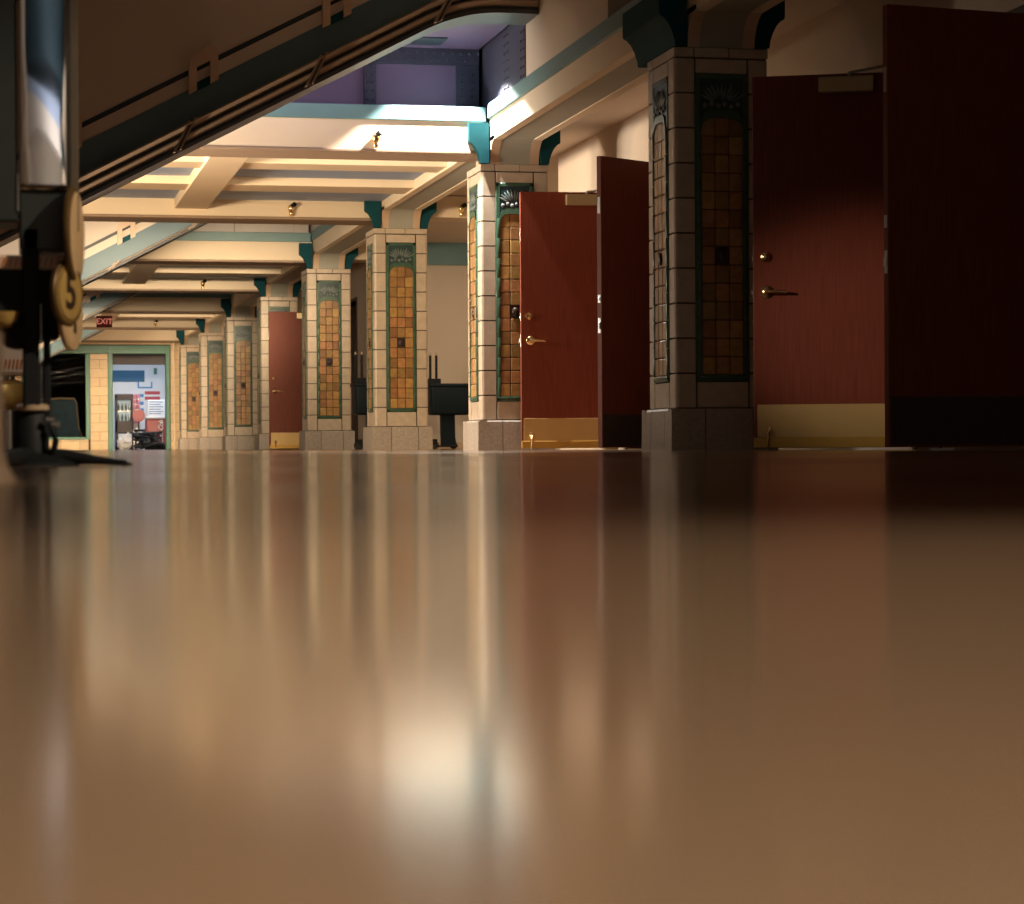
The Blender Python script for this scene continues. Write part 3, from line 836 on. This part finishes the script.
for i, zz in enumerate((.88, .93, .99, 1.05, 1.11, 1.17)):
    b = nb(); box(b, -.18, .10+.06*(i % 2), -.004, .002, zz, zz+.018); obj('print_line', b, 'bluewall', t)
t = thing('red_drinks_cooler', 'red drinks cooler with white script on its side in the shop', 'cooler', (3.49, 56.7, 0), 0)
b = nb(); box(b, -.23, .27, -.3, .3, .12, .74, .02, 2); obj('body', b, 'red', t)
b = nb(); box(b, -.24, .28, -.31, .31, .74, .80, .02, 2); obj('lid', b, 'whitegrey', t)
b = nb(); box(b, -.22, .26, -.28, .28, 0, .12, .01); obj('plinth', b, 'black', t)
text_mesh('script', 'Coca-Cola', .16, .003, 'white', t, (.12, -.303, .43), (PI/2, -PI/2, 0), .001, .35, .8)
t = thing('red_round_chair', 'red round-backed chair in the middle of the shop', 'chair', (3.12, 57.2, 0))
b = nb(); lathe(b, [(.155, 0), (.16, .03), (.12, .06), (.02, .065)], 24, 'y', (0, 0, .84)); obj('backrest', b, 'red', t, smooth=True)
b = nb(); lathe(b, [(.17, .44), (.18, .47), (.17, .5)], 20, 'z', (.06, .22, 0)); obj('seat', b, 'black', t)
for sx, sy in ((-.06, .1), (.18, .1), (-.06, .34), (.18, .34)):
    b = nb(); cyl(b, (sx, sy, 0), (sx, sy, .45), .015, n=8); obj('leg', b, 'black', t)
b = nb(); cyl(b, (0, .05, .45), (0, .05, .86), .015, n=8); obj('back_post', b, 'black', t)
t = thing('white_bag', 'crumpled white bag on the shop floor below the fridge', 'bag', (2.69, 55.6, 0))
b = nb(); ball(b, (0, 0, .16), .17, 1.0, .8, .95, None, 20, 14)
rnd = random.Random(5)
for v in b.verts: v.co += Vector((rnd.uniform(-.025, .025), rnd.uniform(-.025, .025), rnd.uniform(-.025, .025))); v.co.z = max(.0, v.co.z)
obj('bag_body', b, 'bag', t, smooth=True)
b = nb(); cyl(b, (.05, 0, .28), (.10, 0, .42), .05, .02, 10); obj('knot', b, 'bag', t, smooth=True)
t = thing('cable_heap', 'low dark heap of cables on the shop floor', 'cables', (3.25, 55.9, 0))
for i in range(18):
    p = [(rnd.uniform(-.36, .42), rnd.uniform(-.3, .5), rnd.uniform(.03, .42 if i % 3 else .2)) for _ in range(5)]
    b = nb(); tube(b, p, .03, 6); obj('cable_loop', b, 'rubber', t, smooth=True)

# ------------------------------------------------------------------ black tubs on pedestals in the alcove
def tub(loc, rz, label):
    t = thing('pedestal_tub', label, 'tub', loc, rz, 'black tubs on pedestals')
    b = nb()
    for (w_, d_, z) in (): pass
    box(b, -.27, .27, -.2, .2, .44, .83, .035, 3)
    for v in b.verts:
        k = .94 + .06*(v.co.z-.44)/.39; v.co.x *= k; v.co.y *= k
    obj('tub_body', b, 'tubblue', t, smooth=True)
    b = nb(); box(b, -.285, .285, -.215, .215, .80, .845, .015, 2); obj('rim', b, 'tubblue', t, smooth=True)
    b = nb(); box(b, -.285, -.115, -.1, .1, .84, .91, .008); obj('tray', b, 'black', t)
    b = nb(); prism(b, [(-.095, .03), (.075, .03), (.07, .44), (-.105, .44)], 'y', -.07, .07); obj('pedestal', b, 'tubblue', t)
    b = nb(); box(b, -.2, .1, -.12, .12, .025, .05, .006); obj('foot_plate', b, 'black', t)
    for x in (-.235, -.155):
        b = nb(); cyl(b, (x, .02, .84), (x, .02, 1.21), .017, n=12); r = obj('upright_rod', b, 'black', t)
        b = nb(); cyl(b, (x, .02, 1.21), (x, .02, 1.245), .014, .010, n=12); obj('rod_tip', b, 'ochre', r)
    for x, y in ((-.2, -.1), (-.2, .1), (.08, .1)):
        b = nb(); cyl(b, (x, y-.016, .05), (x, y+.016, .05), .05, n=18); cw = obj('caster', b, 'rubber', t)
        b = nb(); box(b, x-.03, x+.03, y-.024, y+.024, .06, .13, .006); obj('fork', b, 'black', cw)
    return t
tub((5.57, 29.3, 0), 0, 'black tub on a pedestal with two upright rods, beside the white-lit pillar')
t2 = tub((4.55, 29.0, 0), 0, 'black tub mostly hidden, left of the amber-panelled pillar')
t2.location = (4.55, 29.0, 0)

# ------------------------------------------------------------------ coin machine on a stand at the left
DM = 4.62
t = thing('coin_machine', 'dark coin machine on a black pedestal with gold number discs', 'machine', (0, DM, 0))
b = nb(); box(b, -.20, .020, .0, .16, .48, 1.3, .004); obj('side_cabinet', b, 'greenblack', t)
b = nb(); box(b, .0185, .0225, -.004, .01, .50, .575, .001); obj('edge_trim', b, 'steel', t)
# bowed polished panel, very slightly twisted
b = nb()
nx, nz = 16, 30
G = []
for j in range(nz+1):
    w_ = -1 + 2*j/nz; row = []
    for i in range(nx+1):
        u_ = -1 + 2*i/nx
        yy = -.010 + .0046*u_*u_ + .0011*u_*w_ + .00006*math.sin(u_*4+w_*7)
        row.append(b.verts.new((.0705 + .048*u_, yy, .7395 + .1965*w_)))
    G.append(row)
for j in range(nz):
    for i in range(nx): b.faces.new((G[j][i], G[j][i+1], G[j+1][i+1], G[j+1][i]))
ob = obj('polished_panel', b, 'chrome', t, smooth=True)
md = ob.modifiers.new('thick', 'SOLIDIFY'); md.thickness = .006; md.offset = -1
b = nb(); box(b, .0225, .1185, .004, .14, .543, .936, .002); obj('panel_backing', b, 'black', t)
b = nb(); box(b, .0225, .119, .0, .14, .425, .543, .004); obj('lower_box', b, 'greenblack', t)
b = nb(); box(b, .020, .119, -.008, .14, .936, 1.3, .004); obj('upper_box', b, 'greenblack', t)
b = nb(); box(b, .120, .138, -.004, .14, .46, 1.3, .003); obj('corner_post', b, 'ochre_dark', t)
b = nb(); box(b, -.05, .11, .012, .13, .388, .416, .003); st = obj('patterned_strip', b, 'cordcream', t)
b = nb()
for i in range(14):
    x = -.045 + i*.0113
    prism(b, [(x, .392), (x+.004, .392), (x+.0095, .411), (x+.0055, .411)], 'y', .0085, .013)
obj('orange_zigzag', b, 'orange', st)
b = nb(); box(b, -.05, .10, .02, .12, .25, .398, .006); obj('mechanism_box', b, 'black', t)
b = nb(); box(b, .0275, .0605, .0, .04, .11, .47, .004); obj('column', b, 'black', t)
b = nb(); box(b, .067, .082, .02, .04, .10, .288, .003); sc = obj('side_rod', b, 'black', t)
b = nb(); box(b, .0625, .0645, .018, .024, .10, .32, .0005); obj('bright_edge', b, 'steel', sc)
b = nb(); lathe(b, [(.036, .0), (.036, .108), (.033, .112)], 24, 'z', (.043, .045, 0)); obj('pedestal', b, 'black', t, smooth=True)
b = nb(); lathe(b, [(.026, .108), (.033, .111), (.033, .119), (.026, .123)], 24, 'z', (.047, .03, 0)); obj('collar', b, 'ochre', t, smooth=True)
for (x, z) in ((.080, .092), (.090, .082)):
    b = nb(); cyl(b, (x-.008, .0, z), (x+.008, .0, z), .006, n=10); obj('bolt', b, 'steel', t)
b = nb(); tube(b, [(.084, 0, .08), (.090, 0, .05), (.082, .02, .005)], .007); obj('side_bracket', b, 'black', t, smooth=True)
for (x, y, wd) in ((.228, -.02, .024), (-.16, .05, .024), (-.06, -.33, .03), (.03, .3, .024)):
    b = nb()
    cx, cy = .043, .045
    tube(b, [(cx, cy, .020), (cx+(x-cx)*.35, cy+(y-cy)*.35, .018), (cx+(x-cx)*.7, cy+(y-cy)*.7, .010), (x, y, .005)], [.019, .015, .009, .005], 10)
    f = obj('foot', b, 'black', t, smooth=True)
    b = nb(); cyl(b, (x, y, 0), (x, y, .006), .010, n=14); obj('foot_pad', b, 'rubber', f)
b = nb(); lathe(b, [(.095, 0), (.095, .006), (.06, .02), (.036, .026)], 28, 'z', (.043, .045, 0)); obj('base_plate', b, 'black', t, smooth=True)
for (x, z, r) in ((-.012, .302, .034), (.018, .270, .042)):
    b = nb(); lathe(b, [(.004, -r*.95), (r*.5, -r*.86), (r*.85, -r*.5), (r, 0), (r*.93, 0), (r*.8, -.4*r), (.3*r, -.8*r)], 24, 'z', (x, -.01 if r < .04 else .03, z)); obj('coin_cup', b, 'gold' if r < .04 else 'black', t, smooth=True)
def disc(name, c, r, turn, face, rim, num, tilt=0):
    b = nb(); lathe(b, [(r*.98, .006), (r, .003), (r, -.003), (r*.96, -.006)], 40, 'y')
    o = obj(name, b, rim, t, smooth=True); o.location = c; o.rotation_euler = (0, tilt, turn)
    b = nb(); lathe(b, [(r*.86, -.004), (r*.88, -.007), (r*.84, -.008), (.001, -.008)], 40, 'y'); obj('face', b, face, o, smooth=True)
    if num: text_mesh('numeral', num, r*1.5, .0012, 'dark', o, (0, -.0085, 0), (PI/2, 0, 0), .002)
    return o
nd = disc('number_disc', (.1125, -.035, .338), .0645, math.radians(63), 'gold', 'goldrim', '5')
disc('lower_disc', (.121, .01, .294), .066, math.radians(71), 'coinface', 'coinface', '1')
b = nb(); r = .0645
lathe(b, [(r*.80, -.0078), (r*.80, -.0092), (r*.84, -.0092), (r*.84, -.0078)], 40, 'y'); obj('ring', b, 'goldrim', nd, smooth=True)
disc('upper_disc', (.128, .0, .456), .096, math.radians(79), 'coinface', 'goldrim', None)

# second machine farther back, glimpsed behind the stand
t = thing('gumball_machine', 'pale candy machine glimpsed behind the coin machine stand', 'machine', (-.06, 7.4, 0))
b = nb(); box(b, .0, .14, .1, .25, .27, .50, .01); obj('housing', b, 'cordcream', t)
b = nb()
for i in range(9):
    x = .02 + i*.012
    prism(b, [(x, .29), (x+.004, .29), (x+.010, .32), (x+.006, .32)], 'y', .094, .1)
obj('orange_zigzag', b, 'orange', t)
b = nb(); lathe(b, [(.03, .13), (.06, .15), (.07, .18), (.06, .21), (.03, .225)], 20, 'z', (.06, .17, .03)); obj('globe', b, 'gold', t, smooth=True)
b = nb(); cyl(b, (.06, .17, 0), (.06, .17, .28), .025, .02, 16); obj('stem', b, 'steel', t)
b = nb(); lathe(b, [(.09, 0), (.09, .012), (.03, .03)], 20, 'z', (.06, .17, 0)); obj('base', b, 'black', t)

# behind the viewer: what the polished panel mirrors
c = copy_tree(P0); c.location = (PXC, -9.45, 0); c.rotation_euler = (0, 0, PI); c['label'] = 'tiled pillar mirrored in the polished steel panel'
t = thing('cross_beam', 'pale cross beam mirrored in the polished steel panel', 'beam', (0, -9.75, 2.46), 0, None, 'structure')
b = nb(); box(b, XL, LX0-.005, .06, .56, .012, .30); obj('beam_body', b, 'steelwhite', t)
b = nb(); box(b, XL, LX0-.02, .045, .575, .30, .46, .006); obj('teal_band', b, 'blueceil', t)
bm = nb(); box(bm, XL, XO, -9.6, -9.5, 2.92, ZC)
struct('wall_back_upper', bm, 'nightblue', 'dark upper wall mirrored in the polished steel panel', 'wall')

# pale flared pedestal at the very left edge
t = thing('flared_pedestal', 'tan pedestal with flared foot cut by the left edge', 'pedestal', (-.069, 2.35, 0))
b = nb(); lathe(b, [(.076, 0), (.076, .003), (.072, .009), (.067, .02), (.0645, .035), (.064, .10), (.064, .15), (.05, .155)], 40, 'z'); obj('foot', b, 'tan', t, smooth=True)

# ------------------------------------------------------------------ lights
def area(name, loc, direction, sx, sy, e, col):
    l = bpy.data.lights.new(name, 'AREA'); l.shape = 'RECTANGLE'; l.size = sx; l.size_y = sy; l.energy = e; l.color = col
    o = bpy.data.objects.new(name, l); COL.objects.link(o); o.location = loc
    o.rotation_euler = Vector(direction).to_track_quat('-Z', 'Y').to_euler()
    return o
def point(name, loc, e, col, r=.05):
    l = bpy.data.lights.new(name, 'POINT'); l.energy = e; l.color = col; l.shadow_soft_size = r
    o = bpy.data.objects.new(name, l); COL.objects.link(o); o.location = loc; return o
def spot(name, loc, direction, e, col, ang, blend=.1, r=.03):
    l = bpy.data.lights.new(name, 'SPOT'); l.energy = e; l.color = col; l.spot_size = math.radians(ang); l.spot_blend = blend; l.shadow_soft_size = r
    o = bpy.data.objects.new(name, l); COL.objects.link(o); o.location = loc
    o.rotation_euler = Vector(direction).to_track_quat('-Z', 'Y').to_euler(); return o
WARM = (1, .76, .49); NEUT = (1, .89, .76); COOL = (.80, .90, 1)
spot('opening_downlight', (3.52, 18.585, 3.35), (-.08, -.30, -1), 820, (1, .91, .81), 100, .12, .03)
for k, e in ((1, 26), (2, 150), (3, 180), (4, 150), (5, 110), (6, 80)):
    l = area('beam_fill', (2.3, YP[k]+.66, 2.50 if k % 2 else 2.52), (0, 1, -.55 if k in (1, 6) else -.12), 3.0, .06, e, WARM)  # added fill hidden behind each beam to brighten the next bay
    if k in (2, 3, 4): l.data.spread = math.radians({2: 34, 3: 26, 4: 18}[k]); l.data.energy = {2: 26, 3: 24, 4: 9}[k]
for k, e, c in ((0, 60, WARM), (1, 200, (1, .74, .45)), (2, 46, NEUT), (3, 12, WARM), (4, 4, NEUT), (5, 30, WARM), (6, 200, WARM)):
    l = area('bay_lamp', (-1.1, YP[k]+(1.5 if k else 4.75), 1.9), (1, .75, .03), .5, .5, e, c)
    if k == 0: l.data.spread = math.radians(100)
spot('beam_wash', (-.6, 17.75, 1.7), (2.9, 1.05, .92), 380, (1, .86, .70), 44, 1.0, .1)  # added unseen fill for the left part of the nearest cross beam
area('alcove_light', (5.9, 27.0, 2.72), (0, 0, -1), .5, 2.5, 48, (1, .78, .52))
l = area('left_lamp', (XL+.1, 19.2, 1.3), (1, .02, .06), 1.6, 1.4, 66, (1, .88, .75)); l.data.spread = math.radians(68)
spot('pillar_fill', (-.5, 17.9, 1.0), (4.35, -4.75, .25), 190, (1, .78, .58), 24, .8, .1)  # added unseen spot aimed at the side face of the nearest pillar
area('shop_light', (3.3, YE+4.0, 2.72), (0, 0, -1), 1.6, 3.5, 100, (.76, .88, 1))
area('pocket_light', (2.2, 18.2, 3.2), (0, .9, -.5), 1.6, .1, 4, (.85, .75, 1))
spot('floor_fill', (.1, -.35, 3.9), (0, 0, -1), 760, (1, .86, .70), 45, 1.0, .1)  # added unseen spot that lightens the floor close to the camera
spot('door_fill', (XL+.2, 9.6, 2.0), (8.25, 2.70, -1.38), 1250, (1, .82, .64), 11.5, 1.0, .1)  # invented narrow spot that brightens only the nearest red door
spot('machine_fill', (2.8, 2.2, 2.6), (-2.68, 2.4, -2.2), 560, (1, .80, .58), 16, .8, .05)  # invented spot from the right to bring out the number discs
point('candy_fill', (-.5, 6.5, .9), 13, (1, .84, .68), .04)  # added point light so the candy machine housing is not dark
spot('pedestal_fill', (1.3, .6, 2.4), (-1.35, 1.75, -2.3), 110, (1, .82, .62), 9, .8, .05)  # small added spot that brightens the flared pedestal
area('near_cool_fill', (1.4, 9.5, 3.9), (0, 0, -1), 4, 5, 1.6, (.74, .96, 1))  # faint cool ambient fill added over the near zone
area('rear_fill', (2.4, -6.2, 1.2), (.15, -1, .36), 2.0, .3, 230, (1, .93, .84))  # added fill brightening the beam and pillar mirrored in the panel
spot('girder_fill', (-.5, 16.96, .08), (.64, .01, .77), 330, (1, .82, .62), 27, .5, .04)  # added spot from below to lift the nearest girder's mouldings

wd = bpy.data.worlds.new('World'); S.world = wd; wd.use_nodes = True
wd.node_tree.nodes['Background'].inputs['Color'].default_value = (.5, .42, .36, 1)
wd.node_tree.nodes['Background'].inputs['Strength'].default_value = .05

# ------------------------------------------------------------------ camera, lying on the floor
cam = bpy.data.cameras.new('camera'); co = bpy.data.objects.new('camera', cam); COL.objects.link(co)
F = 2300.0; TH = math.atan(503/F); ROLL = .006; PT = 6/F
cam.sensor_width = 36; cam.lens = F/1024*36; cam.clip_start = .02; cam.clip_end = 200
fw = Vector((math.sin(TH), math.cos(TH), 0)); rt = Vector((math.cos(TH), -math.sin(TH), 0)); up = Vector((0, 0, 1))
f2 = fw*math.cos(PT) - up*math.sin(PT); u2 = up*math.cos(PT) + fw*math.sin(PT)
Rv = rt*math.cos(ROLL) - u2*math.sin(ROLL); Uv = u2*math.cos(ROLL) + rt*math.sin(ROLL)
mw = Matrix((Rv, Uv, -f2)).transposed().to_4x4(); mw.translation = Vector((0, 0, .034))
co.matrix_world = mw
cam.dof.use_dof = True; cam.dof.focus_distance = 15.5; cam.dof.aperture_fstop = 8.0
S.camera = co

S.view_settings.view_transform = 'Standard'; S.view_settings.look = 'None'
S.view_settings.exposure = 0.0; S.view_settings.gamma = 1; S.view_settings.use_curve_mapping = False
S.cycles.use_denoising = True
S.cycles.max_bounces = 10; S.cycles.diffuse_bounces = 5; S.cycles.glossy_bounces = 5
S.cycles.sample_clamp_indirect = 6
